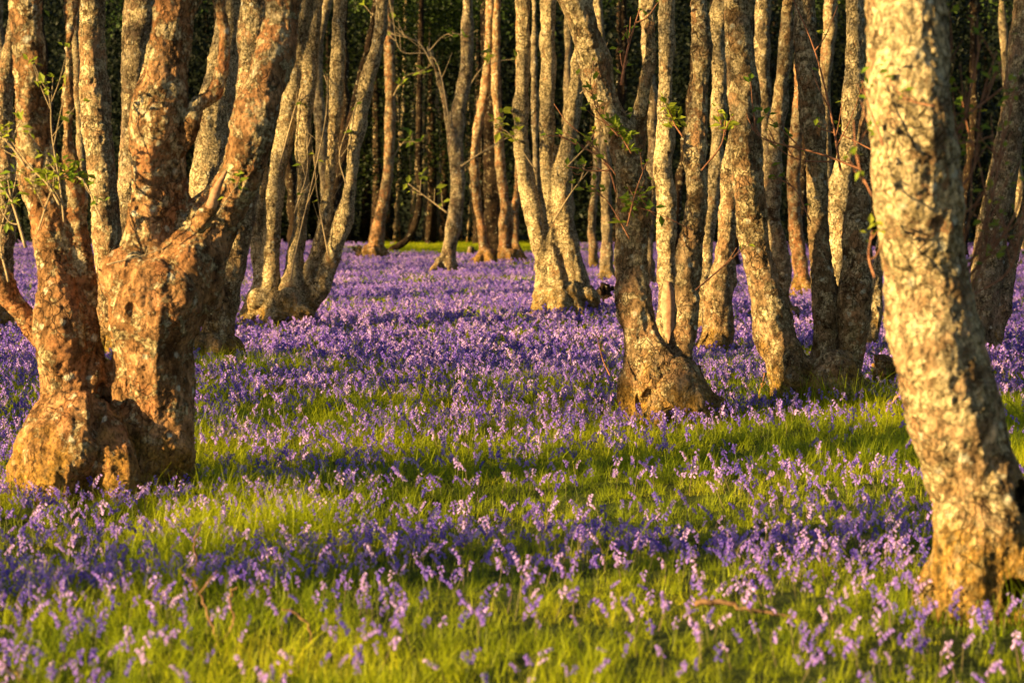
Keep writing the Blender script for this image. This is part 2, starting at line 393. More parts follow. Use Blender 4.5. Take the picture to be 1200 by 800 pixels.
# T15 centre
tree('T15', 'tree', 'leaning two-stemmed tree with gnarled mossy root bole in the middle of the flowers',
     [[(768, 480, 96), (764, 450, 84), (753, 402, 56), (744, 351, 46), (739, 300, 42), (741, 250, 41), (737, 206, 39), (730, 169, 37), (715, 131, 35), (703, 94, 36), (694, 56, 38), (672, 0, 38), (655, -40, 36), (635, -95, 34)],
      [(800, 480, 56), (793, 440, 38), (801, 402, 31), (806, 351, 28), (808, 300, 27), (812, 262, 26), (815, 225, 24), (815, 188, 28), (818, 150, 29), (821, 112, 27), (821, 75, 24), (820, 38, 21), (818, 0, 20), (816, -60, 19)]],
     494, 'bark', top=7.5,
     limbs=[[(742, 210, 24), (746, 170, 22), (752, 120, 21), (760, 60, 19), (765, 0, 16), (770, -60, 15)]],
     balls=[(818, 478, 20, 17, -.1), (736, 465, 18, 26, -.1), (790, 455, 26, 20, -.22), (755, 440, 18, 16, -.2), (775, 485, 30, 12, -.25)], rootn=7, rootr=50, amp=1.1, reach=.85, pits=[(762, 466, 15, 17, .16), (785, 480, 10, 8, .1)])
tree('T20', 'tree', 'three-stemmed tree with a bright curved stem and two grey shaded stems',
     [[(938, 468, 60), (926, 440, 52), (911, 400, 44), (899, 351, 39), (888, 301, 37), (883, 262, 37), (877, 225, 37), (873, 188, 36), (871, 112, 36), (868, 75, 35), (865, 0, 33), (862, -70, 31)],
      [(962, 468, 42), (963, 440, 32), (965, 400, 26), (965, 351, 25), (961, 301, 21), (958, 262, 22), (956, 188, 24), (950, 112, 25), (945, 75, 26), (943, 0, 24), (940, -60, 22)],
      [(992, 468, 40), (993, 440, 36), (995, 400, 36), (1000, 351, 36), (1003, 317, 32), (1007, 250, 25), (1011, 210, 20), (1016, 160, 17), (1022, 100, 17), (1030, 0, 16), (1036, -50, 15)]],
     482, 'bark', top=7.5, balls=[(948, 455, 30, 22, -.05), (975, 470, 34, 14, -.1)], rootn=6, rootr=45, amp=.9)
tree('T14', 'tree', 'golden three-stemmed tree on a spreading stump in the middle distance',
     [[(640, 362, 34), (639, 340, 28), (637, 302, 25), (627, 262, 25), (618, 225, 22), (612, 185, 19), (611, 140, 18), (613, 75, 17), (613, 0, 17), (612, -40, 16)],
      [(655, 362, 30), (652, 330, 24), (646, 290, 21), (642, 240, 19), (641, 190, 19), (641, 110, 19), (642, 50, 18), (642, 0, 18), (643, -40, 17)],
      [(678, 366, 36), (674, 340, 30), (667, 302, 26), (659, 262, 22), (658, 220, 23), (664, 175, 21), (672, 130, 20), (678, 85, 17), (682, 50, 15), (688, 0, 13), (692, -40, 12)]],
     376, 'bark_gold', top=9, balls=[(688, 352, 13, 12, -.1)], rootn=7, rootr=30, amp=1.1, limbs=[[(664, 175, 12), (676, 150, 8, .1), (681, 120, 6, .1), (688, 80, 5)]])
tree('T7', 'tree', 'spreading multi-stemmed coppice tree fanning out from a mossy foot left of the clearing',
     [[(308, 372, 34), (313, 350, 26), (319, 300, 21), (325, 215, 22), (333, 165, 22), (343, 100, 22), (350, 50, 19), (357, 0, 17), (363, -50, 16)],
      [(330, 374, 30), (340, 350, 24), (346, 300, 21), (353, 250, 18), (355, 200, 18), (357, 150, 18), (362, 100, 17), (373, 0, 14), (378, -50, 13)],
      [(300, 368, 30), (308, 335, 20), (302, 290, 20), (300, 255, 19), (302, 220, 18), (310, 150, 16), (318, 80, 15), (322, 0, 14), (325, -40, 13)],
      [(352, 372, 24), (358, 345, 15), (366, 310, 14), (378, 275, 15), (385, 225, 14), (389, 175, 15), (393, 125, 19), (396, 75, 15), (398, 0, 16), (399, -40, 15)],
      [(358, 374, 26), (370, 350, 21), (390, 300, 20), (405, 250, 19), (413, 200, 17), (420, 150, 17), (430, 100, 19), (444, 50, 17), (450, 0, 13), (454, -40, 12)]],
     388, 'bark_gold', top=9, balls=[(306, 358, 18, 16, -.1), (325, 372, 26, 12, -.15), (345, 370, 22, 12, -.15)], rootn=7, rootr=32, amp=1.0)
tree('T2', 'tree', 'slim tree with dark mossy foot just behind the massive twin trunk',
     [[(250, 425, 40), (254, 390, 36), (262, 350, 32), (276, 300, 30), (286, 230, 34), (292, 150, 37), (296, 75, 37), (300, 0, 35), (302, -50, 33)]], 436, 'bark', top=8, rootr=26)
tree('T2b', 'tree', 'pale trunk glimpsed between the two upper limbs of the massive tree',
     [[(214, 400, 46), (226, 320, 42), (238, 250, 40), (247, 180, 41), (255, 110, 40), (264, 50, 32), (270, 0, 28), (274, -40, 26)]], 400, 'bark_gold', top=8)
tree('T3', 'tree', 'upright sunlit trunk standing behind the massive tree between its limbs and the left stem',
     [[(132, 440, 40), (129, 370, 34), (126, 270, 33), (121, 225, 33), (113, 150, 37), (108, 75, 31), (108, 0, 33), (107, -60, 32)]], 435, 'bark', top=8)
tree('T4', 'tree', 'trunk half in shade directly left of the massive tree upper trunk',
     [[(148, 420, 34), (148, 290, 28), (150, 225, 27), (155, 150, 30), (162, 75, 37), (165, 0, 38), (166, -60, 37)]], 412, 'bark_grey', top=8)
tree('T5', 'tree', 'leftmost trunk cut by the left edge of the view',
     [[(-6, 400, 34), (2, 320, 28), (6, 240, 30), (6, 200, 28), (4, 120, 24), (12, 60, 17), (20, 0, 15)]], 395, 'bark', top=8)
tree('T6', 'tree', 'very thin trunk behind the left stem of the massive tree',
     [[(100, 345, 14), (95, 290, 12), (97, 220, 11), (93, 140, 11), (90, 60, 10), (91, 0, 9)]], 345, 'bark', top=8)
tree('T8', 'tree', 'slender brown tree left of the gap to the far meadow',
     [[(438, 300, 22), (440, 285, 18), (446, 250, 15), (452, 222, 13), (456, 190, 13), (457, 150, 13), (457, 100, 13), (456, 50, 13), (455, 0, 13)]], 304, 'bark_red', top=9, rootr=14)
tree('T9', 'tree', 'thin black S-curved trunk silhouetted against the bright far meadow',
     [[(456, 294, 9), (473, 283, 9), (483, 270, 9), (489, 252, 9), (492, 230, 8.5), (491, 200, 8), (491, 160, 8), (492, 80, 7), (494, 0, 6)]], 296, 'bark_dark_shade', top=9.5, rootn=3, amp=.5)
tree('T10', 'tree', 'solitary grey trunk with widened sunlit foot beside the gap to the far meadow',
     [[(522, 322, 28), (524, 308, 22), (529, 281, 19), (533, 255, 18.5), (536, 225, 18), (535, 192, 18), (534, 160, 17), (537, 130, 17), (543, 100, 16), (547, 75, 15), (548, 0, 13)]],
     325, 'bark_grey', top=9, rootr=17, limbs=[[(533, 185, 9), (526, 150, 7), (519, 110, 6), (508, 75, 5), (502, 55, 4)]])
tree('T12', 'tree', 'thin leaning trunk with orange foot right of the solitary grey trunk',
     [[(569, 310, 20), (567, 290, 13), (564, 265, 11), (560, 247, 10), (557, 214, 10), (556, 180, 10), (562, 140, 10), (568, 110, 10), (573, 50, 9), (575, 0, 9)]], 312, 'bark_red', top=9, rootr=13)
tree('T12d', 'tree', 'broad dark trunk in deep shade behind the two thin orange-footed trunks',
     [[(582, 300, 28), (580, 270, 25), (579, 230, 25), (578, 180, 24), (577, 100, 23), (574, 0, 22)]], 300, 'bark_dark_shade', top=9)
tree('T13', 'tree', 'thin sunlit low-forking trunk beside the broad dark trunk',
     [[(590, 311, 20), (590, 290, 14), (590, 270, 13), (592, 247, 12), (588, 214, 12), (585, 171, 11), (583, 130, 11), (581, 100, 11), (582, 0, 9)],
      [(607, 309, 12), (604, 290, 9), (603, 270, 9), (602, 250, 10), (606, 225, 8), (608, 150, 7), (607, 60, 6), (607, 0, 6)]],
     312, 'bark_red', top=9, limbs=[[(592, 262, 9), (599, 248, 9), (604, 238, 9)]], rootr=14)
tree('T16', 'tree', 'straight gold trunk between the two stems of the central tree, bare wood at its foot',
     [[(784, 425, 28), (783, 380, 25), (782, 340, 24), (781, 262, 23), (779, 188, 22), (780, 112, 21), (781, 0, 21), (781, -50, 20)]], 428, 'bark_gold', top=8)
tree('T17', 'tree', 'slim gold stem right behind the reddish stem of the central tree',
     [[(822, 400, 22), (826, 330, 17), (833, 250, 16), (840, 180, 18), (842, 120, 18), (841, 60, 18), (844, 0, 19), (846, -40, 18)]], 395, 'bark_gold', top=8)
tree('T18', 'tree', 'stout trunk leaning right with mossy foot behind the central tree',
     [[(836, 412, 42), (838, 385, 39), (842, 351, 36), (849, 317, 31), (853, 250, 24), (858, 200, 22), (866, 120, 20), (872, 0, 18)]], 420, 'bark', top=8, rootr=24)
tree('T21', 'tree', 'bright speckled trunk seen behind the two grey shaded stems on the right',
     [[(988, 430, 34), (986, 360, 26), (984, 300, 24), (983, 262, 25), (988, 225, 27), (991, 188, 26), (996, 150, 25), (1001, 112, 26), (1003, 75, 26), (1004, 0, 23), (1005, -50, 22)]], 432, 'bark_gold', top=8)
tree('T22', 'tree', 'short lit piece of trunk showing just left of the nearest pale trunk',
     [[(1020, 420, 20), (1024, 370, 17), (1031, 310, 17), (1040, 230, 17), (1050, 120, 16), (1056, 0, 15)]], 420, 'bark_gold', top=8)
tree('T24', 'tree', 'dark tree leaning right behind the nearest pale trunk, with a thin gold second stem',
     [[(1146, 430, 34), (1150, 385, 30), (1154, 350, 30), (1161, 300, 34), (1168, 250, 35), (1176, 200, 34), (1185, 150, 33), (1196, 75, 33), (1206, 10, 33), (1218, -60, 32)],
      [(1158, 425, 20), (1166, 385, 17), (1173, 360, 16), (1184, 320, 16), (1197, 270, 17), (1212, 210, 17), (1228, 120, 16), (1240, 40, 15)]],
     428, 'bark_grey', top=8)
tree('T26', 'tree', 'thin trunk bending left in the group behind the bright curved stem',
     [[(922, 385, 30), (918, 350, 24), (914, 300, 21), (908, 260, 16), (905, 225, 16), (908, 188, 16), (911, 150, 16), (915, 112, 16), (920, 56, 15), (924, 0, 14)]], 382, 'bark', top=8.5)
tree('T27', 'tree', 'shaded upright trunk immediately right of the bright curved stem top',
     [[(908, 365, 22), (903, 280, 18), (899, 200, 16), (894, 100, 17), (893, 0, 18)]], 362, 'bark_grey', top=8.5)
tree('T28', 'tree', 'orange-lit thin trunk between the bright curved stem and the grey stems',
     [[(941, 350, 22), (939, 320, 18), (935, 285, 18), (931, 250, 18), (930, 200, 16), (932, 160, 14), (936, 120, 14), (938, 50, 13), (938, 0, 13)]], 350, 'bark_red', top=8.5)
tree('T29', 'tree', 'narrow trunk filling the gap right of the left grey stem',
     [[(972, 360, 18), (972, 270, 15), (968, 180, 14), (967, 100, 14), (974, 0, 15)]], 358, 'bark', top=8.5)
tree('T30', 'tree', 'slight sunlit pole of a trunk right of the golden three-stemmed tree',
     [[(696, 318, 14), (695, 290, 11), (693, 260, 10), (698, 215, 10), (701, 150, 10), (700, 60, 9), (702, 0, 9)]], 316, 'bark', top=9)
tree('T31', 'tree', 'dim trunk between the golden three-stemmed tree and the leaning central stem',
     [[(712, 335, 18), (711, 280, 14), (710, 200, 13), (706, 100, 12), (700, 0, 12)]], 332, 'bark_grey', top=9)
tree('T33', 'tree', 'thin shaded stem between the first two stems of the golden tree',
     [[(632, 330, 12), (629, 250, 8), (627, 150, 8), (626, 50, 7), (626, 0, 7)]], 328, 'bark_grey', top=9)
tree('T34', 'tree', 'thin dark stem crossing behind the right stems of the coppice tree',
     [[(372, 340, 14), (384, 270, 11), (398, 200, 11), (412, 140, 11), (430, 60, 10), (442, 0, 10)]], 338, 'bark_dark_shade', top=9)
tree('T35', 'tree', 'dim mossy trunk to the left of the coppice tree fan at the back',
     [[(386, 330, 18), (384, 250, 15), (376, 150, 14), (372, 60, 13), (384, 0, 13)]], 322, 'bark_grey', top=9)
tree('T36', 'tree', 'dim trunk in shade between the leaning central stem and its side stem',
     [[(762, 345, 18), (758, 280, 16), (765, 200, 15), (762, 100, 14), (756, 0, 14)]], 342, 'bark_grey', top=9)

# far pale trunks beyond the meadow and dim trunks in the back of the wood
def far_tree(key, label, x0, y0, x1, y1, w, mat, dist, group, crown_z=9):
    rnd = random.Random(key); mb = MB()
    a = at(x0, 250, dist); s = w/FPX*dist*.5; dx = (x1-x0)/FPX*dist
    pts = [Vector((a.x, dist, -.3)), Vector((a.x+dx*.25+rnd.uniform(-.15,.15), dist, 1.6)), Vector((a.x+dx*.7+rnd.uniform(-.2,.2), dist+rnd.uniform(-.3,.3), 4.)), Vector((a.x+dx, dist, 7.)), Vector((a.x+dx*1.2, dist, 11))]
    c = catmull(pts, 5); mb.tube(c, [s*(1.25 - .6*i/len(c)) for i in range(len(c))], 8)
    base = Vector((a.x, dist, 0)); e = empty('tree', base); tag(e, label, 'tree', group)
    for p in range(len(mb.V)): v = mb.V[p]; mb.V[p] = (v[0]-base.x + .04*math.sin(v[2]*3+p), v[1]-base.y, v[2])
    link('trunk', mb.mesh('trunk'), M[mat], e)
    o = link('crown', rnd.choice(crown_meshes), None, e); o.location = (dx, 0, crown_z+1.5); o.rotation_euler = (0, 0, rnd.uniform(0, 6))
G = 'pale thin trunks beyond the far meadow'
for k, (x0, x1, w) in enumerate([(462, 474, 4.5), (478, 490, 5), (484, 487, 3), (502, 504, 4.5), (510, 513, 3.5), (516, 513, 2.5), (495, 497, 2.5), (541, 546, 3), (554, 550, 3.5), (547, 558, 2.5), (470, 466, 2.5)]):
    far_tree('F%d' % k, 'thin pale sunlit trunk at the far edge of the meadow', x0, 285, x1, 150, w, 'bark_pale', 103 + (k*37 % 9), G)
for k in range(20):
    x = -60 + k*66 + random.uniform(-12, 12)
    if 395 < x < 600: continue
    far_tree('B%d' % k, 'dim trunk in the deep shade at the back of the wood', x, 300, x + random.uniform(-25, 25), 100, random.uniform(8, 15), random.choice(['bark_grey', 'bark_dark_shade', 'bark_dark_shade']),
             random.uniform(62, 92), 'dim trunks at the back of the wood')

# dark evergreens closing the view
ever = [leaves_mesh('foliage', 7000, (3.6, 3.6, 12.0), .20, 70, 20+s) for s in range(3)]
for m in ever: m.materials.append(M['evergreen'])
M['hanging'] = leafmat('sunflecked_leaves', [(0, (.006, .012, .002)), (.62, (.010, .018, .003)), (.88, (.06, .08, .010)), (1, (.26, .26, .03))], .4, .5, noise_scale=1.6)  # top stops paint sunlit leaves, low stops paint the shade between
hang = leaves_mesh('foliage', 3400, (2.9, 2.6, 11.0), .2, 34, 77); hang.materials.append(M['hanging'])
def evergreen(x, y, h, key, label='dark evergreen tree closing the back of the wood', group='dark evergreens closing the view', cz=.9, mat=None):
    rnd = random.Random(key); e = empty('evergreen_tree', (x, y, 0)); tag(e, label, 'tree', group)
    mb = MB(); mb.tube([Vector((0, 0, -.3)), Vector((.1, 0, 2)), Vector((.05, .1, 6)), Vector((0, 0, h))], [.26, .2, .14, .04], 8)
    link('trunk', mb.mesh('trunk'), M['bark_dark_shade'], e)
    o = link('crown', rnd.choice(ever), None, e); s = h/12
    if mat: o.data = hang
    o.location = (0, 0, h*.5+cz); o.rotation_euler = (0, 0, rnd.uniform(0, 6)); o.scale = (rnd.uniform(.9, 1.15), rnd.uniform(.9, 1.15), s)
k = 0
for (yy, step, off) in ((112, 3.2, 0), (119, 3.2, 1.5)):
    x = -yy*.212 - 9
    while x < yy*.212 + 9:
        evergreen(x + random.uniform(-.8, .8), yy + random.uniform(-2, 2), random.uniform(14, 19), 'E%d' % k, cz=random.uniform(-.3, 1.5)); x += step; k += 1
for (x, y) in [(-26, 97), (-22.5, 99), (-19, 98), (-15.5, 102), (-12, 101), (-9.2, 104), (4.2, 96), (7, 90), (10, 95), (13, 88), (16, 93), (19, 87), (22, 92), (1.5, 104)]:
    evergreen(x, y, random.uniform(11, 14), 'N%d' % k, 'dark evergreen with drooping foliage at the edge of the far meadow', 'evergreens around the far meadow'); k += 1

for (x, y, h, cz) in [(-5.6, 99, 8.5, 2.1), (-3.4, 100.5, 9, 2.3), (-1.4, 99.5, 8.5, 2.2), (-7.6, 100, 9, 1.6)]:
    evergreen(x, y, h, 'L%d' % k, 'low-branched leafy tree hanging over the bright far meadow', 'leafy trees over the far meadow', cz, M['hanging']); k += 1
for i, (x, y, h) in enumerate([(-11, 103, 4), (-8.6, 104.5, 3.2), (-6.4, 105, 2.4), (1.6, 104, 2.6), (3.4, 102.5, 4.2), (6.2, 101, 3.4), (9.5, 103, 4.4), (13, 101, 3.6), (-15, 102, 4.6), (-.6, 106.5, 2.0), (17, 103, 4.4)]):
    evergreen(x, y, h, 'U%d' % i, 'low dark bush at the back edge of the far meadow', 'low bushes behind the far meadow', -.6)
# trees standing outside the view on the sun's side: they throw the long shadows seen on the grass
SUN_AZ = R(64); SUN_EL = R(11)
tosun = Vector((-math.sin(SUN_AZ)*math.cos(SUN_EL), -math.cos(SUN_AZ)*math.cos(SUN_EL), math.sin(SUN_EL)))
def side_tree(X, Y, s, w, lean, key, top=7.5, crown=True):
    rnd = random.Random(key)
    bx, by = X - math.sin(SUN_AZ)*s, Y - math.cos(SUN_AZ)*s
    mb = MB(); pts = [Vector((bx, by, -.3)), Vector((bx+lean*.1, by, 1)), Vector((bx+lean*.4, by+rnd.uniform(-.2,.2), 3)), Vector((bx+lean*.8, by+rnd.uniform(-.3,.3), 5.2)), Vector((bx+lean, by, top))]
    c = catmull(pts, 5); mb.tube(c, [w*.5*(1.3 - .7*i/len(c)) for i in range(len(c))], 10)
    e = empty('tree', (bx, by, 0)); tag(e, 'lichened tree standing to the left outside the photograph', 'tree', 'trees outside the photograph on the sunny side')
    link('trunk', organic(mb, .06, 'trunk', Vector((bx, by, 0)), .8, False, rnd.random()*5), M['bark'], e)
    if crown:
        o = link('crown', rnd.choice(crown_meshes), None, e); o.location = (lean, 0, top+1.4); o.rotation_euler = (0, 0, rnd.uniform(0, 6))
SIDE = [(0, 11.0, 15, .55, .5), (0, 11.7, 17, .5, -.4), (0, 13.0, 23, .3, .8), (0, 14.2, 26, .3, -.5), (0, 16.6, 24, .4, .2), (0, 17.6, 26, .3, -.8), (0, 18.6, 22, .35, .6),
        (1.28, 21.0, 15, .62, -.7), (3.12, 20.9, 12, .36, .1), (5.3, 25.6, 20, .6, .5), (-.9, 60, 34, .8, .6), (.9, 39, 30, .3, .3), (0, 24.3, 24, .7, .3), (0, 25.2, 20, .6, -.4), (3.1, 23.2, 16, .55, -.3), (3.5, 23.6, 19, .45, .6), (0, 28.6, 26, .5, .5), (0, 32.5, 28, .7, -.6), (0, 34, 30, .4, .3), (0, 42.5, 32, .9, .2), (0, 20.2, 19, .25, .3),
        (0, 46, 33, .8, .2), (-2, 57, 34, .6, 0), (-1.5, 62, 36, .7, .4), (0, 66, 38, .8, -.3), (3, 52, 34, .7, .3), (6, 46, 36, .7, 0), (5.9, 29, 24, .6, -.2), (-9, 60, 30, .7, 0), (-1.2, 56.5, 26, .7, .5)]
for k, a in enumerate(SIDE): side_tree(*a, 'S%d' % k)

for i in range(11):
    y = 4 + i*7; evergreen(y*.212 + 8 + random.uniform(0, 3), y, random.uniform(11, 14), 'R%d' % i, 'unseen dark evergreen added to the right to block sky fill', 'unseen trees added on the shady side to block sky fill')  # row added out of view to darken the shaded sides of the trunks
for i, (x, y) in enumerate([(-21, 66), (-24, 71), (-20.5, 73.5), (-27, 77)]):
    evergreen(x, y, 13, 'Q%d' % i, 'unseen dark evergreen added far to the left to shade the back', 'unseen dark trees added on the sunny side to shade the back')  # added out of view to throw shade over the back of the wood

# ------------------------------------------------------------------ grass and bluebells
def place(zmap, pts): pass
def gn_scatter(name, P, rot, scl, idx, protos, mat, label, cat):
    me = bpy.data.meshes.new(name); me.from_pydata(P.tolist(), [], [])
    a = me.attributes.new('rot', 'FLOAT_VECTOR', 'POINT'); a.data.foreach_set('vector', rot.astype(np.float32).ravel())
    a = me.attributes.new('scl', 'FLOAT', 'POINT'); a.data.foreach_set('value', scl.astype(np.float32))
    a = me.attributes.new('idx', 'INT', 'POINT'); a.data.foreach_set('value', idx.astype(np.int32))
    o = bpy.data.objects.new(name, me); C.objects.link(o)
    col = bpy.data.collections.new(name + '_kinds')
    for k, m in enumerate(protos):
        q = bpy.data.objects.new('%s_kind' % name, m); col.objects.link(q)
    ng = bpy.data.node_groups.new(name, 'GeometryNodeTree')
    ng.interface.new_socket('Geometry', in_out='INPUT', socket_type='NodeSocketGeometry'); ng.interface.new_socket('Geometry', in_out='OUTPUT', socket_type='NodeSocketGeometry')
    N = ng.nodes; gi = N.new('NodeGroupInput'); go = N.new('NodeGroupOutput'); ip = N.new('GeometryNodeInstanceOnPoints'); ci = N.new('GeometryNodeCollectionInfo')
    ci.inputs['Collection'].default_value = col; ci.inputs['Separate Children'].default_value = True; ci.inputs['Reset Children'].default_value = True
    def na(t, n):
        q = N.new('GeometryNodeInputNamedAttribute'); q.data_type = t; q.inputs[0].default_value = n; return [s for s in q.outputs if s.enabled and s.name == 'Attribute'][0]
    L = ng.links; L.new(gi.outputs[0], ip.inputs['Points']); L.new(ci.outputs[0], ip.inputs['Instance']); ip.inputs['Pick Instance'].default_value = True
    L.new(na('INT', 'idx'), ip.inputs['Instance Index']); L.new(na('FLOAT_VECTOR', 'rot'), ip.inputs['Rotation']); L.new(na('FLOAT', 'scl'), ip.inputs['Scale'])
    L.new(ip.outputs[0], go.inputs[0])
    md = o.modifiers.new('scatter', 'NODES'); md.node_group = ng
    tag(o, label, cat, kind='stuff'); return o

def blade(mb, p, h, w, az, lean, m=0, seg=3):
    d = Vector((math.cos(az), math.sin(az), 0)); sd = Vector((-d.y, d.x, 0)); b0 = len(mb.V)
    for i in range(seg+1):
        t = i/seg; c = p + d*(lean*h*t*t) + Vector((0, 0, h*(t - .25*lean*t*t)))
        ww = w*.5*(1-t)**.6 if i < seg else 0.0004
        mb.V += [tuple(c - sd*ww), tuple(c + sd*ww)]
    for i in range(seg):
        a = b0+2*i; mb.F.append((a, a+1, a+3, a+2)); mb.M.append(m)
def tuft(seed, n, rad, h0, h1, w):
    r = random.Random(seed); mb = MB()
    for i in range(n):
        q = r.random()**.5*rad; a = r.uniform(0, 6.28)
        blade(mb, Vector((q*math.cos(a), q*math.sin(a), -.02)), r.uniform(h0, h1), w*r.uniform(.7, 1.3), r.uniform(0, 6.28), r.uniform(.1, 1.25))
    for i in range(2):
        blade(mb, Vector((r.uniform(-rad, rad), r.uniform(-rad, rad), -.02)), r.uniform(h0*1.3, h1*.85), w*2.6, r.uniform(0, 6.28), r.uniform(.7, 1.5), seg=4)
    m = mb.mesh('tuft'); m.materials.append(M['grass']); return m
def bell(mb, p, ax, L, r0, n, m, full):
    ax = ax.normalized(); ref = Vector((0, 0, 1)) if abs(ax.z) < .8 else Vector((1, 0, 0)); a = ax.cross(ref).normalized(); b = ax.cross(a); b0 = len(mb.V)
    prof = [(0, .45), (.25, 1), (.72, .95), (1.0, 1.75)] if full else [(0, .6), (.6, 1.1), (1, 1.8)]
    for t, q in prof:
        for j in range(n):
            an = 2*math.pi*j/n; mb.V.append(tuple(p + ax*L*t + (a*math.cos(an)+b*math.sin(an))*r0*q))
    for i in range(len(prof)-1):
        for j in range(n):
            j2 = (j+1) % n; mb.F.append((b0+i*n+j, b0+i*n+j2, b0+(i+1)*n+j2, b0+(i+1)*n+j)); mb.M.append(m)
    mb.F.append(tuple(b0+j for j in range(n))); mb.M.append(m)
def bluebell(seed, full=True, k=1.0, split=False, mb=None, org=Vector((0, 0, 0)), hs=1.0):
    r = random.Random(seed); st = mb or MB(); fl = MB() if split else st; az = r.uniform(0, 6.28); d = Vector((math.cos(az), math.sin(az), 0))
    h = r.uniform(.18, .27)*hs; pts = []
    for i in range(7):
        t = i/6; bend = max(0, t-.6)/.4
        pts.append(org + d*(.015*t + .045*bend*bend) + Vector((0, 0, h*(t - .06*bend*bend))))
    n = 5 if full else 3
    st.tube(pts, [.0028*k*(1.1-.6*i/6) for i in range(7)], n, 0, caps=False)
    nb = r.randint(7, 12) if full else r.randint(6, 9)
    for i in range(nb):
        t = .66 + .34*i/(nb-1); f = t*6; i0 = min(5, int(f)); p = pts[i0].lerp(pts[i0+1], f-i0)
        a2 = az + r.uniform(-1.5, 1.5)*(1.15 - .3*t); s = Vector((math.cos(a2), math.sin(a2), r.uniform(-.75, .1)))
        q = p + s.normalized()*.010
        bell(fl, q, Vector((s.x*.8, s.y*.8, -.9 + .35*r.random())), .019*k*(1.15 - .3*(t-.6)/.4), .0045*k, 6 if full else 4, 0 if split else 1, full)
    if split: return st.mesh('stem'), fl.mesh('flower_head')
    if mb is None:
        # strap leaves
        m = st.mesh('bluebell'); m.materials.append(M['stalk']); m.materials.append(M['bell']); return m
grass_near = [tuft(100+i, 17, .08, .07, .25, .0046) for i in range(6)]
grass_far = [tuft(140+i, 26, .22, .12, .24, .013) for i in range(5)]
bb_near = [bluebell(200+i, True) for i in range(9)]
bb_mid = [bluebell(230+i, False, 1.15) for i in range(9)]
def patch(seed):
    r = random.Random(seed); mb = MB()
    for i in range(5): bluebell(seed*31+i, False, 1.5, mb=mb, org=Vector((r.uniform(-.3, .3), r.uniform(-.3, .3), 0)))
    m = mb.mesh('bluebell_clump'); m.materials.append(M['stalk']); m.materials.append(M['bell']); return m
bb_far = [patch(300+i) for i in range(7)]

def sample(y0, y1, dens, margin=2.5):
    """uniform points in the view wedge between two distances"""
    W1 = y1*.215 + margin; n = int(dens*2*W1*(y1-y0)); P = rng.random((n, 2)); X = (P[:,0]*2-1)*W1; Y = y0 + P[:,1]*(y1-y0)
    k = np.abs(X) < Y*.215 + margin; return X[k], Y[k]
KR = [(285, 20), (300, 22), (330, 26), (380, 32), (430, 42), (462, 36), (485, 24), (520, 21), (545, 19), (560, 24), (580, 21), (615, 16), (628, 18), (642, 42), (662, 52), (688, 40), (706, 22), (740, 19), (800, 17), (900, 17)]
def fdens(X, Y):
    r = row(Y); px = 600 + X/Y*FPX
    p = np.stack([X*.55, Y*.42, X*0], -1); q = np.stack([X*2.1, Y*1.4, X*0+5], -1)
    r2 = r + 26*vnoise(np.stack([X*.9, Y*.25, X*0+3], -1)) + (px-600)*np.clip((r-560)/100, 0, 1)*.045
    d = np.interp(r2, [a for a, _ in KR], [b for _, b in KR])
    m = 1 + .75*vnoise(p) + .75*vnoise(q)
    # more flowers on the left edge and about the trees
    m = m + .9*np.clip((210-px)/200, 0, 1)*np.clip((r-400)/60, 0, 1) + .8*np.exp(-((px-820)/140)**2 - ((r-505)/18)**2) + 1.0*np.exp(-((px-150)/130)**2-((r-588)/14)**2)
    return d*np.clip(m, .12 + .5*np.clip((490-r)/70, 0, 1), 2.4)*(1 + .45*np.clip((480-r)/40, 0, 1)*np.clip((r-300)/60, 0, 1))
def trunkfree(X, Y):
    k = np.ones(len(X), bool)
    for (x, yb, r) in ((66, 574, 42), (120, 574, 40), (170, 574, 60), (1150, 735, 58), (775, 494, 48), (960, 482, 42), (992, 482, 20), (935, 482, 30), (655, 376, 26), (330, 388, 36)):
        c = at(x, yb, ydist(yb)); k &= (X-c.x)**2 + (Y-c.y)**2 > (r/FPX*ydist(yb))**2
    return k
def pack(X, Y, s0, s1, tilt, nk):
    n = len(X); rot = np.stack([rng.normal(0, tilt, n), rng.normal(0, tilt, n), rng.random(n)*6.283], -1)
    return np.stack([X, Y, ground_z(X, Y) - .005], -1), rot, s0 + (s1-s0)*rng.random(n), rng.integers(0, nk, n)
# bluebells
X, Y = sample(7.0, 24, 210); k = (rng.random(len(X))*210 < 2.15* fdens(X, Y)) & trunkfree(X, Y); X, Y = X[k], Y[k]
inview = (np.abs(X) < Y*.2115) & (Y > 8.7)
order = np.argsort(np.where(inview, Y, 1e9)); ind = order[:300]; rest = np.setdiff1d(np.arange(len(X)), ind)
Xi, Yi = X[ind], Y[ind]; Xr, Yr = X[rest], Y[rest]
near = Yr < 16.5
P, rt, sc, ix = pack(Xr, Yr, .45, .86, .2, 9); sc = sc*np.interp(Yr, [8, 18], [.92, 1.08]); ix = np.where(near, ix, ix+9)
gn_scatter('bluebells', P, rt, sc, ix, bb_near + bb_mid, None, 'carpet of violet bluebells spread under the trees', 'bluebells')
X, Y = sample(24, 99, 50*.36); k = (rng.random(len(X))*50 < fdens(X, Y)) & trunkfree(X, Y) & ((Y < 81) | (np.abs(X+1.6) > 4.0 + .8*np.sin(Y)))
X, Y = X[k], Y[k]; P, rt, sc, ix = pack(X, Y, .62, 1.0, .08, 7)
gn_scatter('distant_bluebells', P, rt, sc, ix, bb_far, None, 'dense violet haze of bluebells running back into the wood', 'bluebells')
kinds = []
for i in range(9):
    a, c = bluebell(500+i, True, 1.0, split=True); a.materials.append(M['stalk']); c.materials.append(M['bell']); kinds.append((a, c))
